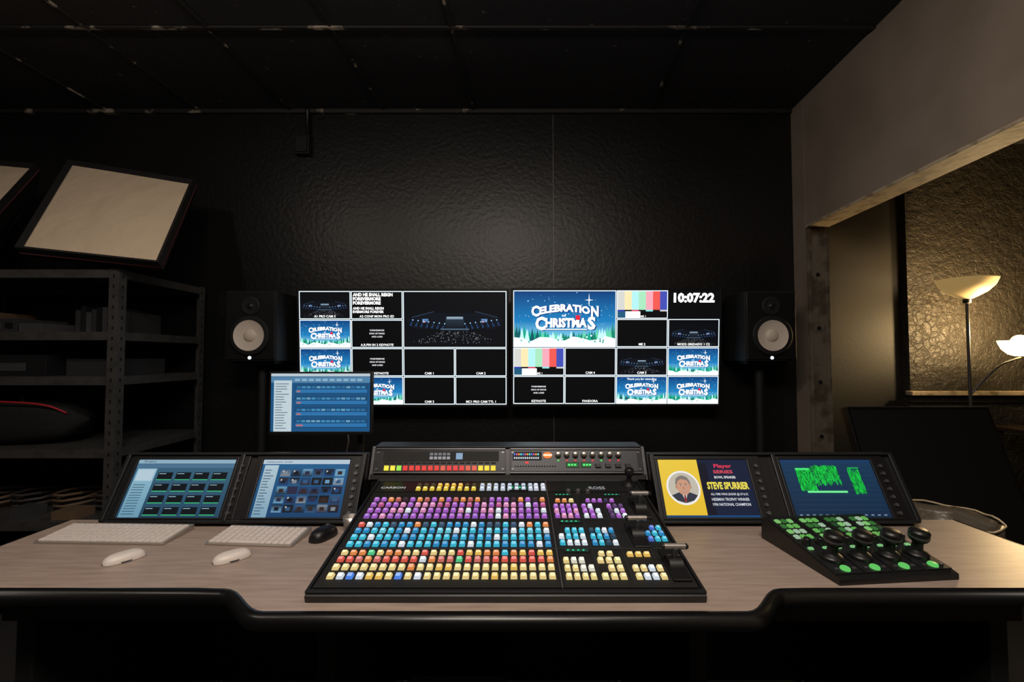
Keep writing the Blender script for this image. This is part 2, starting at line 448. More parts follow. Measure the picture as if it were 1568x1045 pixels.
def panel(x0,x1,draw):
    e=empty('touchscreen_monitor')
    Mp=Matrix.Translation((0,HY,.772))@Matrix.Rotation(al,4,'X')
    b=MB(); b.M=Mp
    b.box(x0-.022,x1+.040,.005,.185,.0035,.006,'black_plastic')
    for (xx0,xx1,yy0,yy1) in ((x0-.008,x1+.008,.005,.010),(x0-.008,x1+.008,.174,.180),(x0-.008,x0-.002,.010,.174),(x1+.002,x1+.008,.010,.174)):
        b.box(xx0,xx1,yy0,yy1,.006,.009,'panel_grey')
    for i in range(7):
        b.cyl((x1+.024,.022+.022*i,.006),(x1+.024,.022+.022*i,.012),.005,'edge_grey',seg=12)
    b.build('monitor_frame',e,.001)
    W=x1-x0; H=.162
    cv=Canvas(Mp@Matrix.Translation((x0,.011,.0063)))
    draw(cv,W,H); cv.build('monitor_screen',e)
def d1(cv,W,H):
    cv.rect(0,0,W,H,S(60,104,130),1,S(36,74,102))
    cv.rect(0,H*.93,W,H*.07,S(150,185,205),2); cv.rect(0,H*.85,W,H*.07,S(80,120,152),2)
    cv.rect(W*.02,0,W*.20,H*.84,S(150,195,215),2,S(110,160,185))
    cv.rect(W*.035,H*.62,W*.17,H*.2,S(190,215,228),3)
    for i in range(12): cv.rect(W*.04,H*(.05+.045*i),W*.12,H*.012,S(60,90,110),3)
    for r in range(4):
        for c in range(4):
            x=W*(.25+.185*c); y=H*(.05+.2*r)
            cv.rect(x,y,W*.15,H*.12,S(4,14,22),3)
            cv.rect(x,y-H*.018,W*.15,H*.014,S(60,200,120),4)
            cv.rect(x+W*.01,y+H*.09,W*.07,H*.012,S(160,190,210),4)
    cv.text('Project',W*.06,H*.945,W*.12,H*.035,S(20,30,40),4)
def d2(cv,W,H):
    cv.rect(0,0,W,H,S(34,100,150),1,S(20,66,110))
    cv.rect(0,H*.92,W,H*.08,S(190,212,226),2)
    cv.text('Untitled project - browser',W*.04,H*.94,W*.3,H*.03,S(20,30,40),3)
    cv.rect(W*.03,0,W*.16,H*.9,S(186,210,222),2,S(130,170,195))
    for i in range(16): cv.rect(W*.045,H*(.05+.05*i),W*random.uniform(.06,.12),H*.014,S(70,95,115),3)
    cs=[S(12,26,44),S(50,34,34),S(50,90,130),S(130,140,150),S(12,14,22),S(40,40,70),S(110,160,195),S(24,70,120),S(20,24,34)]
    for r in range(5):
        for c in range(6):
            x=W*(.23+.125*c); y=H*(.08+.155*r)
            cv.rect(x,y,W*.112,H*.13,random.choice(cs),3,random.choice(cs))
            cv.rect(x+W*.03,y+H*.03,W*.05,H*.06,random.choice(cs),4)
            if random.random()<.4: cv.circ(x+W*.03,y+H*.09,W*.010,S(210,210,205),5,n=8)
def d3(cv,W,H):
    cv.rect(0,0,W,H,S(14,28,58),1)
    cv.rect(0,0,W*.44,H,S(250,214,70),2,S(244,200,50))
    cv.rect(W*.44,H*.04,W*.10,H*.9,S(8,14,36),2)
    cv.rect(0,0,W,H*.035,S(20,70,120),3)
    cx,cy,r=W*.235,H*.50,W*.165
    cv.circ(cx,cy,r*1.12,WHITE,3,n=40); cv.circ(cx,cy,r,S(206,198,182),4,n=40)
    sk=S(214,160,132)
    sh=[(cx-r*.86,cy-r*.5),(cx-r*.55,cy-r*.83),(cx,cy-r*.99),(cx+r*.55,cy-r*.83),(cx+r*.86,cy-r*.5),(cx+r*.4,cy-r*.32),(cx,cy-r*.28),(cx-r*.4,cy-r*.32)]
    cv.poly(sh,S(52,58,72),5)
    cv.poly([(cx-r*.2,cy-r*.3),(cx,cy-r*.95),(cx+r*.2,cy-r*.3)],S(238,238,240),6)
    cv.poly([(cx-r*.05,cy-r*.4),(cx-r*.08,cy-r*.9),(cx+r*.08,cy-r*.9),(cx+r*.05,cy-r*.4)],S(150,40,40),7)
    cv.rect(cx-r*.2,cy-r*.45,r*.4,r*.3,S(190,138,112),7)
    cv.circ(cx,cy+r*.26,r*.50,S(128,122,116),7,sy=1.08,n=28)
    cv.circ(cx,cy+r*.06,r*.44,sk,8,sy=1.25,n=28)
    for sg in (-1,1):
        cv.circ(cx+sg*r*.45,cy+r*.05,r*.09,S(200,146,120),8,sy=1.6,n=12)
        cv.circ(cx+sg*r*.17,cy+r*.13,r*.07,S(240,236,230),9,sy=.6,n=12)
        cv.circ(cx+sg*r*.17,cy+r*.13,r*.04,S(40,40,50),10,n=10)
        cv.rect(cx+sg*r*.17-r*.09,cy+r*.22,r*.18,r*.035,S(90,80,74),10)
    cv.poly([(cx-r*.07,cy-r*.1),(cx+r*.07,cy-r*.1),(cx+r*.02,cy+r*.12),(cx-r*.02,cy+r*.12)],S(190,132,108),9)
    cv.circ(cx,cy-r*.24,r*.15,S(170,80,76),9,sy=.4,n=14); cv.rect(cx-r*.11,cy-r*.25,r*.22,r*.04,S(240,236,230),10)
    cv.poly([(cx-r*.46,cy+r*.2),(cx-r*.44,cy+r*.6),(cx-r*.1,cy+r*.8),(cx+r*.36,cy+r*.68),(cx+r*.47,cy+r*.2),(cx+r*.3,cy+r*.48),(cx-r*.1,cy+r*.56),(cx-r*.34,cy+r*.42)],S(136,128,120),11)
    cv.text('Player',W*.62,H*.83,W*.2,H*.09,S(230,60,90),4,.03)
    cv.text('SERIES',W*.60,H*.75,W*.22,H*.06,S(230,80,100),4,.03)
    cv.text('BOWL SPEAKER',W*.60,H*.66,W*.24,H*.045,S(236,236,240),4,.03)
    cv.text('STEVE SPURRIER',W*.50,H*.47,W*.46,H*.13,S(250,232,90),4,.045)
    for i,tx in enumerate(['ALL-TIME WINS LEADER @ UF & SC','HEISMAN TROPHY WINNER','1996 NATIONAL CHAMPION']):
        cv.text(tx,W*.52,H*(.36-.085*i),W*.41,H*.05,S(225,228,236),4,.02)
def d4(cv,W,H):
    cv.rect(0,0,W,H,S(22,58,90),1,S(16,44,72))
    cv.rect(0,H*.93,W,H*.07,S(24,60,100),2)
    for i in range(10): cv.rect(W*.03,H*(.12+.085*i),W*.94,H*.003,S(50,80,110),2)
    rnd=random.Random(3)
    G=S(30,220,80); cl=[S(24,220,76),S(14,170,60),S(10,120,50),S(20,200,70)]
    for i in range(620):
        x=W*(.14+.17*rnd.random()); y=H*(.44+.36*rnd.random()); cv.rect(x,y,W*.010,H*rnd.uniform(.03,.07),rnd.choice(cl),3+i%5)
    for i in range(560):
        x=W*(.32+.27*rnd.random()); y=H*(.52+.32*rnd.random()**.6); cv.rect(x,y,W*.010,H*rnd.uniform(.03,.07),rnd.choice(cl),3+i%5)
    cv.rect(W*.20,H*.41,W*.43,H*.035,S(120,255,160),9); cv.rect(W*.14,H*.81,W*.15,H*.035,S(80,250,130),9)
    for i in range(340):
        x=W*(.71+.12*rnd.random()); cv.rect(x,H*(.38+.40*rnd.random()),W*.007,H*.06,rnd.choice(cl),3+i%5)
    cv.rect(W*.72,H*.84,W*.12,H*.015,G,9)
    for i in range(14): cv.rect(W*(.04+.068*i),H*.03,W*.03,H*.02,S(130,150,175),3)
panel(-1.100,-.815,d1); panel(-.732,-.478,d2)
panel(.430,.690,d3); panel(.790,1.055,d4)

# ------------------------------------------------------------- rack with two units
e=empty('equipment_rack')
b=MB()
b.prism([(1.385,.7605),(1.378,.862),(1.420,.948),(1.49,.948),(1.49,.7605)],'x',-.425,.402,'black_plastic')
for xa in (-.430,.397):
    b.prism([(1.372,.862),(1.414,.954),(1.49,.954),(1.49,.945),(1.425,.945),(1.384,.862)],'x',xa,xa+.010,'edge_grey')
b.box(-.43,.407,1.414,1.49,.948,.954,'panel_grey')
b.build('rack_case',e,.002)
ra=math.atan2(.088,.042)
MK=Matrix.Translation((0,1.376,.862))@Matrix.Rotation(ra,4,'X')@Matrix.Diagonal((1,.83,1,1))
b=MB(); b.M=MK
for x0,x1 in ((-.415,-.020),(-.006,.392)):
    b.box(x0,x1,.022,.108,.0,.010,'panel_grey')
    b.box(x0,x1,.106,.110,.0,.014,'edge_grey'); b.box(x0,x1,.020,.023,.0,.014,'edge_grey')
    for xx in (x0+.008,x1-.008):
        for yy in (.035,.095): b.cyl((xx,yy,.01),(xx,yy,.013),.004,'edge_grey',seg=10)
b.box(-.425,.402,.0,.018,.0,.006,'black_matte')
n=18
for i in range(n):
    x=-.385+.34/n*i
    c=S(235,220,70) if i<3 and i!=2 else (S(150,220,80) if i==2 else (S(215,60,56) if i<15 else S(240,210,60)))
    if i in (9,13,14): c=S(210,90,70)
    b.box(x,x+.0145,.03,.048,.01,.016,'lit_keys',None,.0015,c)
    b.box(x,x+.0145,.054,.060,.01,.0115,'black_matte')
b.box(-.39,-.04,.064,.100,.0102,.0115,'black_matte')
for i in range(5):
    b.box(-.25+.013*i,-.24+.013*i,.07,.08,.0115,.013,'lit_keys',None,0,S(140,140,145)); b.box(-.25+.013*i,-.24+.013*i,.084,.094,.0115,.013,'lit_keys',None,0,S(100,100,105))
b.box(-.17,-.15,.07,.093,.0115,.013,'lit_keys',None,0,S(120,150,180))
b.box(0,.38,.028,.102,.0102,.0112,'mid_grey')
b.box(.002,.09,.066,.098,.0112,.0118,'black_matte')
for i in range(12):
    c=[S(60,120,230),S(220,80,140),S(240,150,60),S(80,220,220)][i%4]
    b.box(.006+.0065*i,.010+.0065*i,.085,.092,.0118,.0128,'lit_keys',None,0,c); b.box(.006+.0065*i,.010+.0065*i,.072,.078,.0118,.0128,'lit_keys',None,0,S(200,210,220))
b.lathe([(.014,0),(.014,.003)],'lit_keys',Matrix.Translation((.108,.085,.0112)),20,True,S(240,120,40),1,.8)
b.box(.095,.121,.082,.088,.0145,.015,'lit_keys',None,0,S(250,230,200))
for i in range(8):
    x=.14+.026*i
    b.lathe([(.0095,0),(.0085,.014),(.0060,.017),(0,.017)],'aluminium',Matrix.Translation((x,.087,.0112)),16)
    b.lathe([(.003,0),(.003,.002),(0,.002)],'lit_keys',Matrix.Translation((x,.066,.0112)),8,True,random.choice([S(230,60,50),S(80,230,90),S(230,200,60)]))
for xx,ww in ((.165,.035),(.21,.025)):
    b.box(xx-.002,xx+ww+.002,.040,.060,.0112,.012,'black_matte'); b.box(xx,xx+ww,.042,.058,.012,.013,'lit_keys',None,0,S(24,90,40))
    for q in range(3): b.box(xx+.004+q*.009,xx+.010+q*.009,.047,.053,.013,.0135,'lit_keys',None,0,S(90,255,120))
for i in range(4): b.box(.25+.03*i,.268+.03*i,.040,.054,.0112,.017,'panel_grey',None,.001)
for i in range(16): b.cyl((.01+.008*i,.045,.0112),(.01+.008*i,.045,.012),.0025,'hole_dark',seg=8)
b.box(.04,.05,.055,.062,.0112,.0125,'lit_keys',None,0,S(230,50,60))
b.build('rack_units',e,.0007,1)

# ------------------------------------------------------------- production switcher
e=empty('video_switcher')
b=MB()
x0,W,Lh=-.3955,.767,.485
b.prism([(.886,.7605),(.882,.774),(.887,.778),(1.362,.863),(1.366,.858),(1.366,.7605)],'x',x0,x0+W,'black_plastic')
sa=math.atan2(.085,.478)
MS=Matrix.Translation((x0,.884,.7785))@Matrix.Rotation(sa,4,'X')
b.M=MS
for q in ((0,W,0,.008),(0,W,Lh-.006,Lh),(0,.006,.008,Lh-.006),(W-.006,W,.008,Lh-.006)):
    b.box(q[0],q[1],q[2],q[3],0,.004,'edge_grey' if q[2]>.1 else 'panel_grey')
b.box(.010,W*.64,.014,.405,0,.003,'black_matte'); b.box(W*.648,W-.010,.014,.405,0,.003,'black_matte')
b.box(W*.6405,W*.6455,.010,Lh-.01,0,.006,'edge_grey')
b.box(.010,W*.64,.41,Lh-.012,0,.003,'panel_grey'); b.box(W*.648,W-.010,.41,Lh-.012,0,.003,'panel_grey')
for yy in (.1385,.2625): b.box(.012,W-.012,yy-.001,yy+.001,.003,.005,'mid_grey')
for xx in (.745,.83,.915): b.box(W*xx-.0007,W*xx+.0007,.02,.40,.003,.004,'mid_grey')
b.build('switcher_body',e,.0012)
b=MB(); b.M=MS
def key(x,y,w,h,c):
    # key cap: dimmed skirt, whitened top painted as the hot centre of its glow
    b.box(x-w/2,x+w/2,y-h/2,y+h/2,.003,.0090,'lit_keys',None,.0016,tuple(q*.62 for q in c[:3])+(1,))
    hot_c=tuple(min(1,q*.80+.20*max(c[:3])) for q in c[:3])+(1,)
    b.box(x-w*.34,x+w*.34,y-h*.34,y+h*.34,.0090,.0098,'lit_keys',None,.0006,hot_c)
Y1=S(255,226,150);Y2=S(255,206,100);RD=S(240,96,80);OR=S(250,150,80);CY=S(60,200,230);CB=S(40,150,210);WH=S(235,245,255);PU=S(180,100,210);PK=S(235,150,200);GR=S(90,220,150);BL=S(90,150,255);DK=S(60,40,50)
rows=[(.092,[Y1]*9+[Y2]*2,[WH,BL],.0150),(.150,[Y1]*8+[Y2]*3,[OR],.0150),(.204,[RD,RD,OR,RD,S(226,120,110)],[WH,GR],.0136),(.252,[OR,Y2,RD,OR,Y1],[GR,BL,CY,WH],.0118),
(.318,[CY,CY,CB],[WH],.0150),(.375,[CY,CB,CY],[WH,BL],.0150),(.431,[CY,CB,S(110,215,235)],[WH],.0146),(.485,[WH,RD,CB,OR,CB,S(60,90,120)],[CY],.0128),
(.566,[PU,S(160,100,210),PU],[PK,WH],.0150),(.624,[PU,PK,S(170,90,200)],[WH],.0150),(.684,[PU,PU,PK,S(200,90,150)],[WH],.0146),(.742,[S(200,100,90),PU,OR],[DK],.0128)]
for v,cs,sp,hh in rows:
    for i in range(24):
        c=random.choice(cs)
        if random.random()<.13: c=random.choice(sp)
        key(W*.042+i*W*.0252,v*Lh,.0136,hh,c)
for i in range(9): key(W*(.17+.0255*i),.872*Lh,.013,.014,S(250,215,70)); key(W*(.17+.0255*i),.915*Lh,.013,.014,S(240,190,50) if i in(3,4,5,6) else S(70,60,30))
for i in range(8): key(W*(.40+.0255*i)+.004,.872*Lh,.013,.014,S(215,225,240)); key(W*(.40+.0255*i)+.004,.915*Lh,.013,.014,S(190,200,220))
for j in range(2):
    for i in range(2): key(W*(.605+.026*i),(.872+.043*j)*Lh,.013,.014,S(220,225,240))
def cluster(u,v,nx,ny,px,py,cs,skip=()):
    for j in range(ny):
        for i in range(nx):
            if (i,j) in skip: continue
            key(W*u+px*i,Lh*v+py*j,px*.74,py*.60,random.choice(cs))
cluster(.665,.09,4,3,.0165,.026,[Y1,Y1,S(245,240,220)],((3,2),))
cluster(.760,.09,3,3,.0180,.026,[Y1,S(250,235,160)],((0,1),))
cluster(.848,.09,4,2,.0165,.026,[Y1,WH])
cluster(.768,.245,2,1,.018,.02,[Y1])
cluster(.848,.240,3,1,.018,.02,[Y2,S(90,80,50)])
cluster(.665,.33,4,3,.0165,.025,[CY,WH,CY],((0,2),))
cluster(.760,.33,4,3,.0155,.025,[CY,CB,WH,S(40,70,90)])
cluster(.930,.36,3,3,.0155,.023,[CB,CY,S(80,120,220)],((0,2),))
cluster(.665,.57,4,3,.0165,.024,[PU,PK,PU])
cluster(.760,.57,3,3,.0165,.024,[PU,WH,S(200,160,230)],((2,2),))
cluster(.845,.57,3,3,.0155,.024,[PU,S(90,60,110),WH])
cluster(.675,.73,3,1,.018,.018,[OR,Y1])
cluster(.78,.73,5,1,.016,.018,[PU,PK,S(60,50,80)])
def disp(x,y,w,h):
    b.box(x,x+w,y,y+h,.003,.0055,'black_matte'); b.box(x+.003,x+w-.003,y+.003,y+h-.003,.0055,.0062,'lit_keys',None,0,S(14,60,50))
    for k in range(4): b.box(x+.006+k*(w-.01)/4,x+.001+(k+.8)*(w-.01)/4,y+h*.35,y+h*.6,.0062,.0068,'lit_keys',None,0,S(60,220,150))
disp(W*.505,.855*Lh,.055,.03); disp(W*.665,.255*Lh,.055,.013); disp(W*.665,.50*Lh,.055,.013); disp(W*.665,.785*Lh,.05,.012); disp(W*.84,.785*Lh,.05,.012)
b.build('switcher_keys',e)
b=MB(); b.M=MS
for (u,v) in ((.945,.60),(.893,.35),(.955,.12)):
    cx=W*u; cy=Lh*v
    b.box(cx-.018,cx+.018,cy-.03,cy+.072,.003,.009,'black_plastic')
    T=Matrix.Translation((cx-.014,cy+.022,.0))@Matrix.Rotation(R(90),4,'Y')
    b.lathe([(.024,0),(.024,.028)],'black_plastic',T,28)
    b.box(cx-.004,cx+.004,cy+.016,cy+.030,.018,.044,'mid_grey')
    b.cyl((cx-.024,cy+.023,.046),(cx+.022,cy+.023,.046),.006,'aluminium')
    b.ball((cx-.024,cy+.023,.046),.0062,'black_plastic'); b.ball((cx+.022,cy+.023,.046),.0062,'black_plastic')
b.lathe([(.020,.003),(.018,.008),(.008,.012),(.006,.030),(.012,.034),(.014,.046),(.010,.054),(0,.055)],'black_plastic',Matrix.Translation((W*.955,Lh*.93,0)),24)
for i in range(3): b.lathe([(.007,.003),(.0065,.014),(0,.015)],'edge_grey',Matrix.Translation((W*(.72+.035*i),Lh*.83,0)),16)
b.build('fader_levers',e,.001,1)
cv=Canvas(MS@Matrix.Translation((0,0,.0034)),'panel_pixels')
cv.text('CARBON',W*.03,.88*Lh,W*.09,.012,S(190,190,190),2,.02)
cv.text('ROSS',W*.80,.87*Lh,W*.06,.018,S(150,150,155),2,.03)
cv.build('printed_labels',e)

# ------------------------------------------------------------- camera control panel (four joysticks)
e=empty('camera_control_panel',(0,0,0))
MC=Matrix.Translation((.672,.950,.7605))@Matrix.Rotation(R(5.5),4,'Z')
w4=.272; l4=.240
b=MB(); b.M=MC
b.prism([(0,0),(0,.012),(.012,.016),(l4,.056),(l4+.01,.052),(l4+.01,0)],'x',0,w4,'black_plastic')
c4=math.atan2(.040,.228)
b.M=MC@Matrix.Translation((0,.012,.0162))@Matrix.Rotation(c4,4,'X')
mw=w4/4
for k in range(4):
    ox=mw*k
    b.box(ox+.002,ox+mw-.002,.0,.222,0,.003,'panel_grey')
    b.box(ox+.006,ox+mw-.006,.118,.216,.003,.004,'black_matte')
    cx=ox+mw/2
    for j in range(4):
        for i in range(3):
            c=random.choice([S(120,210,100),S(150,230,130),S(60,130,60),S(190,225,190),S(40,80,44)])
            b.box(ox+.009+.0165*i,ox+.021+.0165*i,.124+.023*j,.138+.023*j,.004,.008,'soft_keys',None,.0012,c)
    for i in range(2):
        b.lathe([(.009,.003),(.008,.018),(.006,.020),(0,.020)],'black_plastic',Matrix.Translation((cx-.016+.032*i,.104,0)),16)
        b.box(ox+.008+.036*i,ox+.020+.036*i,.082,.090,.003,.007,'soft_keys',None,.001,S(150,225,150))
    b.lathe([(.023,.003),(.023,.010),(.019,.013),(.011,.016),(.010,.034),(.016,.038),(.0195,.044),(.0195,.058),(.015,.063),(0,.064)],'black_plastic',Matrix.Translation((cx,.050,0)),28)
    b.lathe([(.0195,.046),(.0198,.048),(.0195,.050)],'edge_grey',Matrix.Translation((cx,.050,0)),28)
    b.lathe([(.010,.003),(.009,.007),(0,.0075)],'soft_keys',Matrix.Translation((cx,.013,0)),20,True,S(120,240,120))
    for i in (-1,1): b.box(cx+i*.02-.004,cx+i*.02+.004,.010,.016,.003,.006,'edge_grey')
b.build('control_panel_body',e,.001,1)

# ------------------------------------------------------------- keyboards & mice
def keyboard(cx,cy,w,d,rot,cols):
    b=MB(); b.M=Matrix.Translation((cx,cy,.7605))@Matrix.Rotation(rot,4,'Z')
    b.prism([(-d/2,0),(-d/2,.004),(d/2,.014),(d/2,0)],'x',-w/2,w/2,'aluminium')
    ka=math.atan2(.010,d)
    b.M=b.M@Matrix.Translation((0,-d/2,.0042))@Matrix.Rotation(ka,4,'X')
    px=(w-.01)/cols; py=(d-.008)/6
    for j in range(6):
        i=0
        while i<cols:
            n=1
            if j==0 and i==3: n=5
            b.box(-w/2+.005+px*i+.0008,-w/2+.005+px*(i+n)-.0008,.004+py*j+.0008,.004+py*(j+1)-.0008-(.006 if j==5 else 0),0,.0035,'key_white',None,.0008)
            i+=n
    b.build('keyboard',None,.0005,1)
keyboard(-1.035,1.210,.335,.108,R(-2),19)
keyboard(-.652,1.195,.225,.100,R(-4),13)
def mouse(cx,cy,rot,m,name,Ls=.080,Ws=.044,H=.018):
    b=MB(); n=14; k=20
    vs=[];fs=[]
    for i in range(n+1):
        t=i/n
        for j in range(k):
            a=2*math.pi*j/k
            rr=math.cos(t*math.pi/2)**.5 if t<1 else 0
            ca_,sa_=math.cos(a),math.sin(a)
            ex=lambda q:math.copysign(abs(q)**.75,q)
            vs.append((ex(ca_)*Ls/2*rr,ex(sa_)*Ws/2*rr,H*math.sin(t*math.pi/2)))
    for i in range(n):
        for j in range(k): l=(j+1)%k; fs.append((i*k+j,i*k+l,(i+1)*k+l,(i+1)*k+j))
    fs.append(tuple(reversed(range(k))))
    M=Matrix.Translation((cx,cy,.7605))@Matrix.Rotation(rot,4,'Z')
    b.add(vs,fs,m,M,True)
    b.M=M
    if m=='black_plastic': b.cyl((Ls*.2,-.004,H*.93),(Ls*.2,.004,H*.93),.005,'edge_grey')
    else: b.lathe([(Ls*.5,0),(Ls*.505,.002),(Ls*.5,.004)],'edge_grey',None,40,True,sy=Ws/Ls)
    b.build(name)
mouse(-.897,1.070,R(52),'white_plastic','computer_mouse')
mouse(-.650,1.074,R(45),'white_plastic','computer_mouse')
mouse(-.490,1.200,R(70),'black_plastic','computer_mouse',.082,.048,.027)
b=MB(); b.lathe([(.014,0),(.016,.003),(.020,.040),(.0188,.040),(.015,.006),(0,.006)],'aluminium',Matrix.Translation((-.436,1.245,.7605)),28); b.build('drinking_cup')

# ------------------------------------------------------------- small computer display behind the desk hutch
e=empty('computer_monitor')
MM=Matrix.Translation((-.868,1.645,.962))@Matrix.Rotation(R(90),4,'X')
mw_,mh_=.357,.208
b=MB(); b.M=MM
b.box(-.006,mw_+.006,-.012,mh_+.006,-.025,-.0005,'black_plastic')
for q in ((-.006,0,-.012,mh_+.006),(mw_,mw_+.006,-.012,mh_+.006),(0,mw_,-.012,0),(0,mw_,mh_,mh_+.006)): b.box(q[0],q[1],q[2],q[3],-.0005,.003,'black_plastic')
b.M=Matrix.Identity(4)
b.cyl((-.56,1.70,.762),(-.56,1.70,1.06),.014,'black_plastic')
b.tube([(-.56,1.70,1.05),(-.62,1.70,1.06),(-.69,1.68,1.06)],.012,'black_plastic')
b.box(-.74,-.64,1.668,1.69,1.01,1.11,'black_matte')
b.lathe([(.09,0),(.09,.008),(.03,.014),(.02,.03)],'black_plastic',Matrix.Translation((-.56,1.70,.7602)))
b.tube([(-.60,1.66,.98),(-.585,1.64,.93),(-.60,1.66,.86),(-.59,1.70,.775)],.003,'cable',6,5)
b.build('monitor_body',e,.0015)
cv=Canvas(MM)
cv.rect(0,0,mw_,mh_,S(30,90,140),1)
cv.rect(0,mh_*.95,mw_,mh_*.05,S(200,215,225),2); cv.rect(0,mh_*.84,mw_,mh_*.10,S(90,140,180),2)
cv.rect(mw_*.03,0,mw_*.18,mh_*.88,S(206,224,232),3)
for i in range(18): cv.rect(mw_*.045,mh_*(.05+.045*i),mw_*random.uniform(.06,.14),mh_*.012,S(90,110,130),4)
for i in range(4):
    y=mh_*(.06+.195*i)
    cv.rect(mw_*.24,y,mw_*.74,mh_*.17,S(30,80,124),3)
    cv.rect(mw_*.25,y+mh_*.02,mw_*.72,mh_*.06,S(50,124,184),4)
    for k in range(14): cv.rect(mw_*(.26+.05*k),y+mh_*.10,mw_*.04,mh_*.035,random.choice([S(70,150,200),S(50,120,170),S(110,170,205)]),4)
    cv.rect(mw_*.26,y+mh_*.03,mw_*random.uniform(.03,.07),mh_*.03,S(190,120,120),5)
for i in range(10): cv.rect(mw_*(.24+.07*i),mh_*.87,mw_*.05,mh_*.04,S(150,190,215),4)
cv.build('monitor_screen',e)

# ------------------------------------------------------------- speakers on stands
def speaker(cx):
    e=empty('studio_speaker')
    b=MB(); y=2.55; z0=1.206; z1=1.601; w=.29
    b.box(cx-w/2,cx+w/2,y,y+.26,z0,z1,'black_matte')
    b.box(cx-w/2+.008,cx+w/2-.008,y-.008,y,z0+.008,z1-.008,'black_plastic')
    b.build('cabinet',e,.008,3)
    b=MB(); b.cap=False
    M=Matrix.Translation((cx,y-.016,1.349))@Matrix.Rotation(R(90),4,'X')
    b.lathe([(.112,-.008),(.112,.003),(.104,.006),(.098,.005),(.086,.007)],'black_matte',M,40)
    b.lathe([(.086,.007),(.072,.001),(.045,-.004),(.036,-.005)],'cone_white',M,40)
    b.lathe([(.036,-.005),(.030,.004),(.018,.009),(0,.010)],'cone_white',M,40)
    M=Matrix.Translation((cx,y-.012,1.515))@Matrix.Rotation(R(90),4,'X')
    b.lathe([(.055,-.003),(.052,.004),(.042,.003),(.022,-.001),(.016,.001)],'black_matte',M,32)
    b.lathe([(.016,.001),(.012,.006),(0,.008)],'panel_grey',M,24)
    b.cap=True
    for sx in (-1,1):
        for zz in (1.24,1.575): b.cyl((cx+sx*.12,y-.008,zz),(cx+sx*.12,y-.0105,zz),.005,'panel_grey',seg=10)
    M=Matrix.Translation((cx,y-.008,1.225))@Matrix.Rotation(R(90),4,'X')
    b.lathe([(.010,0),(.009,.003),(0,.0032)],'lit_keys',M,16,True,S(235,245,255))
    b.build('drivers',e)
    b=MB()
    b.box(cx-.12,cx+.12,y+.03,y+.23,1.19,1.206,'black_matte')
    b.cyl((cx,y+.13,.02),(cx,y+.13,1.19),.025,'black_matte')
    b.box(cx-.15,cx+.15,y-.01,y+.27,0,.02,'black_matte')
    b.build('stand',e,.002)
speaker(-1.465); speaker(1.452)

# ------------------------------------------------------------- shelving unit
XL,XR,YF,YB,ZT=-3.15,-1.885,2.17,2.78,1.655
b=MB()
for x in (XL,XR):
    for y in (YF,YB):
        dx=1 if x==XL else -1; dy=1 if y==YF else -1
        xa,xb=sorted((x,x+dx*.045)); ya,yb=sorted((y,y+dy*.045))
        b.box(xa,xb,y-.0015,y+.0015,0,ZT,'steel'); b.box(x-.0015,x+.0015,ya,yb,0,ZT,'steel')
        z=.06
        while z<ZT-.03:
            b.box(x+min(dx*.018,dx*.026),x+max(dx*.018,dx*.026),y-.0025,y-.0016,z,z+.016,'hole_dark') 
            b.box(x+(.0016 if x==XR else -.0025),x+(.0025 if x==XR else -.0016),y+min(dy*.018,dy*.026),y+max(dy*.018,dy*.026),z,z+.016,'hole_dark')
            z+=.05
for z in (.10,.45,.79,1.135,1.35,ZT-.005):
    b.box(XL+.002,XR-.002,YF+.002,YB-.002,z-.012,z,'steel')
    b.box(XL+.002,XR-.002,YF+.002,YF+.008,z-.040,z-.012,'steel'); b.box(XR-.008,XR-.002,YF+.002,YB-.002,z-.040,z-.012,'steel')
    b.box(XL+.002,XR-.002,YB-.008,YB-.002,z-.040,z-.012,'steel'); b.box(XL+.002,XL+.008,YF+.002,YB-.002,z-.040,z-.012,'steel')
b.build('metal_shelving_unit',None)
def f(b):
    for i in range(10):
        h=random.uniform(.10,.15); x=-2.27+.028*i
        b.box(x,x+.024,2.36,2.58,1.3505,1.3505+h,['mid_grey','panel_grey','edge_grey'][i%3])
simple('binder_row',f,.001)
def f(b):
    b.box(-2.62,-2.44,2.24,2.5,1.3505,1.42,'mid_grey'); b.box(-2.41,-2.30,2.22,2.40,1.3505,1.395,'edge_grey')
    b.box(-2.60,-2.52,2.238,2.24,1.37,1.40,'edge_grey'); b.box(-2.50,-2.46,2.238,2.24,1.37,1.40,'black_plastic')
    b.box(-2.95,-2.66,2.24,2.54,1.3505,1.46,'cardboard')
simple('equipment_box',f,.003)
def f(b):
    b.box(-2.25,-1.98,2.30,2.60,1.1355,1.22,'mid_grey'); b.box(-2.6,-2.3,2.25,2.55,1.1355,1.24,'panel_grey'); b.box(-2.58,-2.4,2.247,2.25,1.16,1.20,'edge_grey')
simple('storage_case',f,.004)
def f(b):
    for k in range(5):
        cx=-2.9+.21*k; 
        b.tube([(cx+.09*math.cos(a*.7)*(1+.1*math.sin(a*3)),2.42+.11*math.sin(a*.7),.458+.006*a*.5) for a in range(0,27)],.007,random.choice(['cable','cable_tan']),6)
    b.box(-2.42,-2.32,2.22,2.3,.4505,.50,'edge_grey'); b.box(-2.2,-2.08,2.2,2.3,.4505,.49,'cable_tan')
simple('coiled_cables',f)
b=MB()
n=28;vs=[];fs=[]
for i in range(15):
    t=i/14
    for j in range(n):
        a=2*math.pi*j/n
        ex=lambda q,p:math.copysign(abs(q)**p,q)
        pr=math.sin(math.pi*t)**.28 if 0<t<1 else 0
        vs.append((-2.98+.80*t, 2.36+ex(math.cos(a),.6)*.14*pr, .905+ex(math.sin(a),.6)*.112*pr+ .008*math.sin(9*t)*(1 if math.sin(a)>0 else 0)))
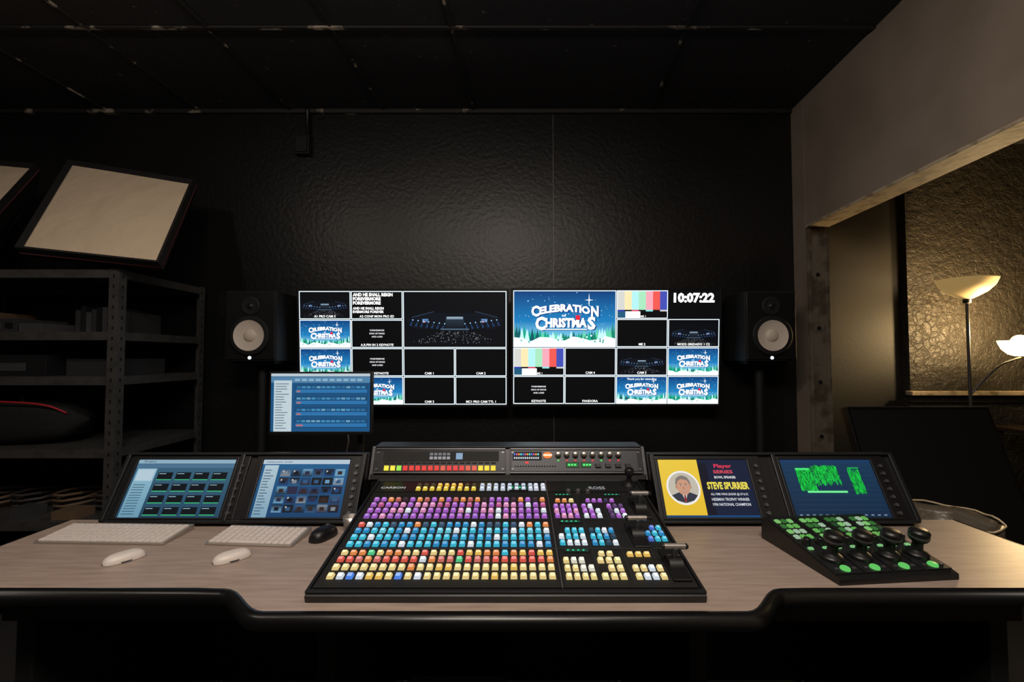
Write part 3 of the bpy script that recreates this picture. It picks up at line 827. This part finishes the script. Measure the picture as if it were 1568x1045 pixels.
for i in range(14):
    for j in range(n): l=(j+1)%n; fs.append((i*n+j,i*n+l,(i+1)*n+l,(i+1)*n+j))
b.add(vs,fs,'black_fabric',None,True)
b.tube([(-2.95,2.27,.98),(-2.7,2.225,1.01),(-2.5,2.222,1.012),(-2.3,2.24,.995),(-2.22,2.28,.95)],.005,'red_piping',6,6)
b.tube([(-2.62,2.217,1.0),(-2.60,2.212,.92),(-2.62,2.217,.82)],.008,'red_piping',6,6)
b.tube([(-2.7,2.3,1.0),(-2.66,2.3,1.06),(-2.5,2.3,1.07),(-2.46,2.3,1.0)],.012,'black_fabric',8,6)
b.build('equipment_bag')

# ------------------------------------------------------------- softboxes
def softbox(BL_,BR_,TL_,TR_):
    BL_,BR_,TL_,TR_=map(Vector,(BL_,BR_,TL_,TR_))
    b=MB()
    c=(BL_+BR_+TL_+TR_)/4
    nrm=(BR_-BL_).cross(TL_-BL_).normalized()
    if nrm.y>0: nrm=-nrm
    n=16
    def P(u,v): 
        return (BL_*(1-u)*(1-v)+BR_*u*(1-v)+TL_*(1-u)*v+TR_*u*v)
    vs=[];fs=[]
    for j in range(n+1):
        for i in range(n+1):
            u=.025+.95*i/n; v=.025+.95*j/n
            bul=.012*math.sin(math.pi*u)*math.sin(math.pi*v)+.004*math.sin(u*9+v*5)*math.sin(math.pi*u)*math.sin(math.pi*v)
            vs.append(P(u,v)+nrm*(bul-.012))
    for j in range(n):
        for i in range(n): a=j*(n+1)+i; fs.append((a,a+1,a+n+2,a+n+1))
    b.add(vs,fs,'softbox_fabric',None,True)
    corners=[(0,0),(1,0),(1,1),(0,1)]
    def I(u,v,t,off): 
        uu=t+(1-2*t)*u; vv=t+(1-2*t)*v
        return P(uu,vv)+nrm*off
    for k in range(4):
        a=corners[k]; d=corners[(k+1)%4]
        o1,o2=I(*a,0,.008),I(*d,0,.008); i1,i2=I(*a,.035,-.006),I(*d,.035,-.006)
        b.quad(o1,o2,i2,i1,'black_fabric')
        q1,q2=I(*a,0,-.03),I(*d,0,-.03)
        b.quad(o2,o1,q1,q2,'black_fabric')
        m1,m2=I(*a,.10,-.13),I(*d,.10,-.13)
        b.quad(q2,q1,m1,m2,'black_fabric')
        r1,r2=I(*a,.38,-.29),I(*d,.38,-.29)
        b.quad(m2,m1,r1,r2,'black_fabric')
        b.tube([q1,(q1+q2)/2,q2],.003,'dark_red_piping',6)
        b.tube([q1,m1,r1],.005,'black_plastic',6)
    q=(-nrm).to_track_quat('Z','Y').to_matrix().to_4x4()
    b.lathe([(.075,0),(.08,.01),(.08,.03),(.05,.035),(.05,.05)],'black_plastic',Matrix.Translation(c-nrm*.285)@q,24)
    return b.build('softbox')
softbox((-2.31,2.1,1.735),(-1.640,2.1,1.665),(-2.47,2.5,2.325),(-1.770,2.5,2.21))
softbox((-3.20,2.08,1.80),(-2.545,2.08,1.735),(-3.30,2.5,2.36),(-2.655,2.5,2.30))

# ------------------------------------------------------------- side room: lamps, leaning display, bin, table
e=empty('floor_lamp')
lx,ly=2.99,2.98
b=MB(); b.cap=False
b.lathe([(0,0),(.12,0),(.12,.012),(.03,.03),(.014,.05)],'edge_grey',Matrix.Translation((lx,ly,0)),36)
b.cyl((lx,ly,.04),(lx,ly,1.60),.009,'edge_grey')
b.lathe([(.009,0),(.022,.005),(.022,.03),(.035,.04)],'edge_grey',Matrix.Translation((lx,ly,1.58)),28)
b.tube([(lx,ly,.98),(lx+.05,ly-.02,1.06),(lx+.14,ly-.05,1.17),(lx+.21,ly-.06,1.205),(lx+.27,ly-.06,1.225)],.007,'edge_grey',8,6)
b.build('lamp_stand',e)
b=MB(); b.cap=False
k=.72
b.lathe([(r*k,z) for r,z in [(.035,0),(.08,.018),(.14,.045),(.19,.085),(.212,.125),(.216,.132),(.206,.125),(.185,.09),(.135,.055),(.07,.03),(0,.02)]],'lampshade_cream',Matrix.Translation((lx,ly,1.61)),40)
b.build('bowl_shade',e)
b=MB(); b.cap=False
b.lathe([(.025,0),(.055,.012),(.085,.045),(.100,.085),(.104,.10),(.097,.095),(.08,.05),(.05,.022),(0,.015)],'lamp_glow',Matrix.Translation((lx+.27,ly-.06,1.235)),32)
b.ball((lx+.27,ly-.06,1.325),.045,'lamp_glow')
b.build('reading_shade',e)
b=MB()
TL=Matrix.Translation((1.93,2.30,.002))@Matrix.Rotation(math.atan2(.94,.34),4,'X')
b.M=TL
b.box(0,.82,0,1.0,-.05,0,'black_plastic'); b.box(.02,.80,.02,.98,0,.003,'black_matte')
b.box(0,.82,0,.012,0,.006,'panel_grey'); b.box(0,.82,.988,1.0,0,.006,'panel_grey')
b.build('leaning_display_panel',None,.003)
def f(b):
    b.cap=False
    X,Y=1.725,1.87; k=.84
    b.lathe([(0,.0),(.12,.0),(.125,.02),(.165,.50)],'black_plastic',Matrix.Translation((X,Y,0)),36,True)
    vs=[];n=60;fs=[]
    prof=[(.207,.38),(.212,.49),(.222,.575),(.215,.590),(.198,.56),(.18,.35),(.10,.30),(0,.30)]
    for j in range(n):
        a=2*math.pi*j/n
        for i,(r,z) in enumerate(prof):
            q=k*(1+.03*math.sin(a*7+i)+.02*math.sin(a*13+i*2))
            vs.append((X+r*q*math.cos(a),Y+r*q*math.sin(a),z+(.02*math.sin(a*9) if i==0 else .006*math.sin(a*5))))
    m=len(prof)
    for j in range(n):
        for i in range(m-1): l=(j+1)%n; fs.append((j*m+i,l*m+i,l*m+i+1,j*m+i+1))
    b.add(vs,fs,'bag_plastic',None,True)
    for rr,zz in ((.190,.592),(.184,.550)):
        b.tube([(X+rr*math.cos(a*math.pi/18)*(1+.012*math.sin(a)),Y+rr*math.sin(a*math.pi/18),zz+.004*math.sin(a*1.3)) for a in range(36)],.004,'wire_tan',6,0,True)
simple('waste_bin',f)
def f(b):
    b.box(3.28,3.75,2.75,3.15,.735,.76,'wood_dark')
    for x in (3.31,3.72):
        for y in (2.78,3.12): b.box(x-.02,x+.02,y-.02,y+.02,0,.735,'wood_dark')
    b.box(3.3,3.73,2.77,3.13,.35,.37,'wood_dark')
simple('side_table',f,.003)
def f(b):
    b.box(3.30,3.47,2.82,2.95,.7605,.82,'black_plastic'); b.box(3.31,3.46,2.815,2.82,.775,.80,'lit_keys',None,0,S(60,90,200))
simple('network_router',f,.003)

def f(b):
    for k in range(14):
        x=random.uniform(-.8,.8); y=1.25+random.uniform(0,.3)
        p=[(x+random.uniform(-.12,.12)*i,y+.05*math.sin(i+k),.012+.0006*k) for i in range(6)]
        b.tube(p,.006,'cable',6,5)
simple('floor_cables',f)
def f(b):
    b.box(-.28,-.02,1.30,1.55,0,.34,'panel_grey'); b.box(-.27,-.03,1.295,1.30,.02,.32,'black_matte')
    for i in range(10): b.box(-.26,-.04,1.292,1.295,.04+.028*i,.05+.028*i,'edge_grey')
simple('computer_tower',f,.004)

# ------------------------------------------------------------- unseen ceiling lamps, added fill panel and other lights
def light(kind,name,loc,power,colr,size=.1,rot=(0,0,0),parent=None,sy=None):
    l=bpy.data.lights.new(name,kind); l.energy=power; l.color=colr
    if kind=='AREA':
        l.shape='RECTANGLE' if sy else 'DISK'; l.size=size
        if sy: l.size_y=sy
    else: l.shadow_soft_size=size
    o=bpy.data.objects.new(name,l); o.location=loc; o.rotation_euler=rot; col.objects.link(o)
    if parent: o.parent=parent
    return o
for (x,y,p) in ((-1.75,.62,10),(-.90,.62,9),(-.10,.62,10),(.80,.30,7)):  # unseen globes; three follow wall reflections, globe shape added to brighten the ceiling
    e=empty('ceiling_globe_lamp')
    b=MB()
    b.lathe([(.055,-.001),(.055,-.015),(.02,-.03),(.008,-.035),(.008,-.10)],'can_trim',Matrix.Translation((x,y,2.80)),28)
    b.ball((x,y,2.655),.055,'can_glow')
    b.build('fixture',e)
    light('POINT','lamp',(x,y,2.56),p,(1,.88,.76),.045,(0,0,0),e)
e=empty('ceiling_light_panel')  # added panel, unseen behind the camera, gives broad soft light on the desk
b=MB(); b.box(-.62,.62,-.62,-.02,2.775,2.799,'can_trim'); b.box(-.59,.59,-.59,-.05,2.770,2.7745,'can_glow'); b.build('fixture',e)
light('AREA','lamp',(0,-.32,2.765),34,(1,.89,.79),1.15,(0,0,0),e,.5)
le=bpy.data.objects['floor_lamp']
light('POINT','reading_bulb',(lx+.27,ly-.06,1.40),44,(1,.68,.32),.05,parent=le)
light('POINT','uplight_bulb',(lx,ly,1.76),4,(1,.70,.38),.05,parent=le)

w=bpy.data.worlds.new('World'); sc.world=w; w.use_nodes=True
w.node_tree.nodes['Background'].inputs[0].default_value=(.6,.65,.8,1)
w.node_tree.nodes['Background'].inputs[1].default_value=.01

cam=bpy.data.cameras.new('Camera'); cam.lens=16; cam.sensor_width=36; cam.clip_start=.02
co=bpy.data.objects.new('Camera',cam); co.location=(0,0,1.23); co.rotation_euler=(R(92),0,0)
col.objects.link(co); sc.camera=co
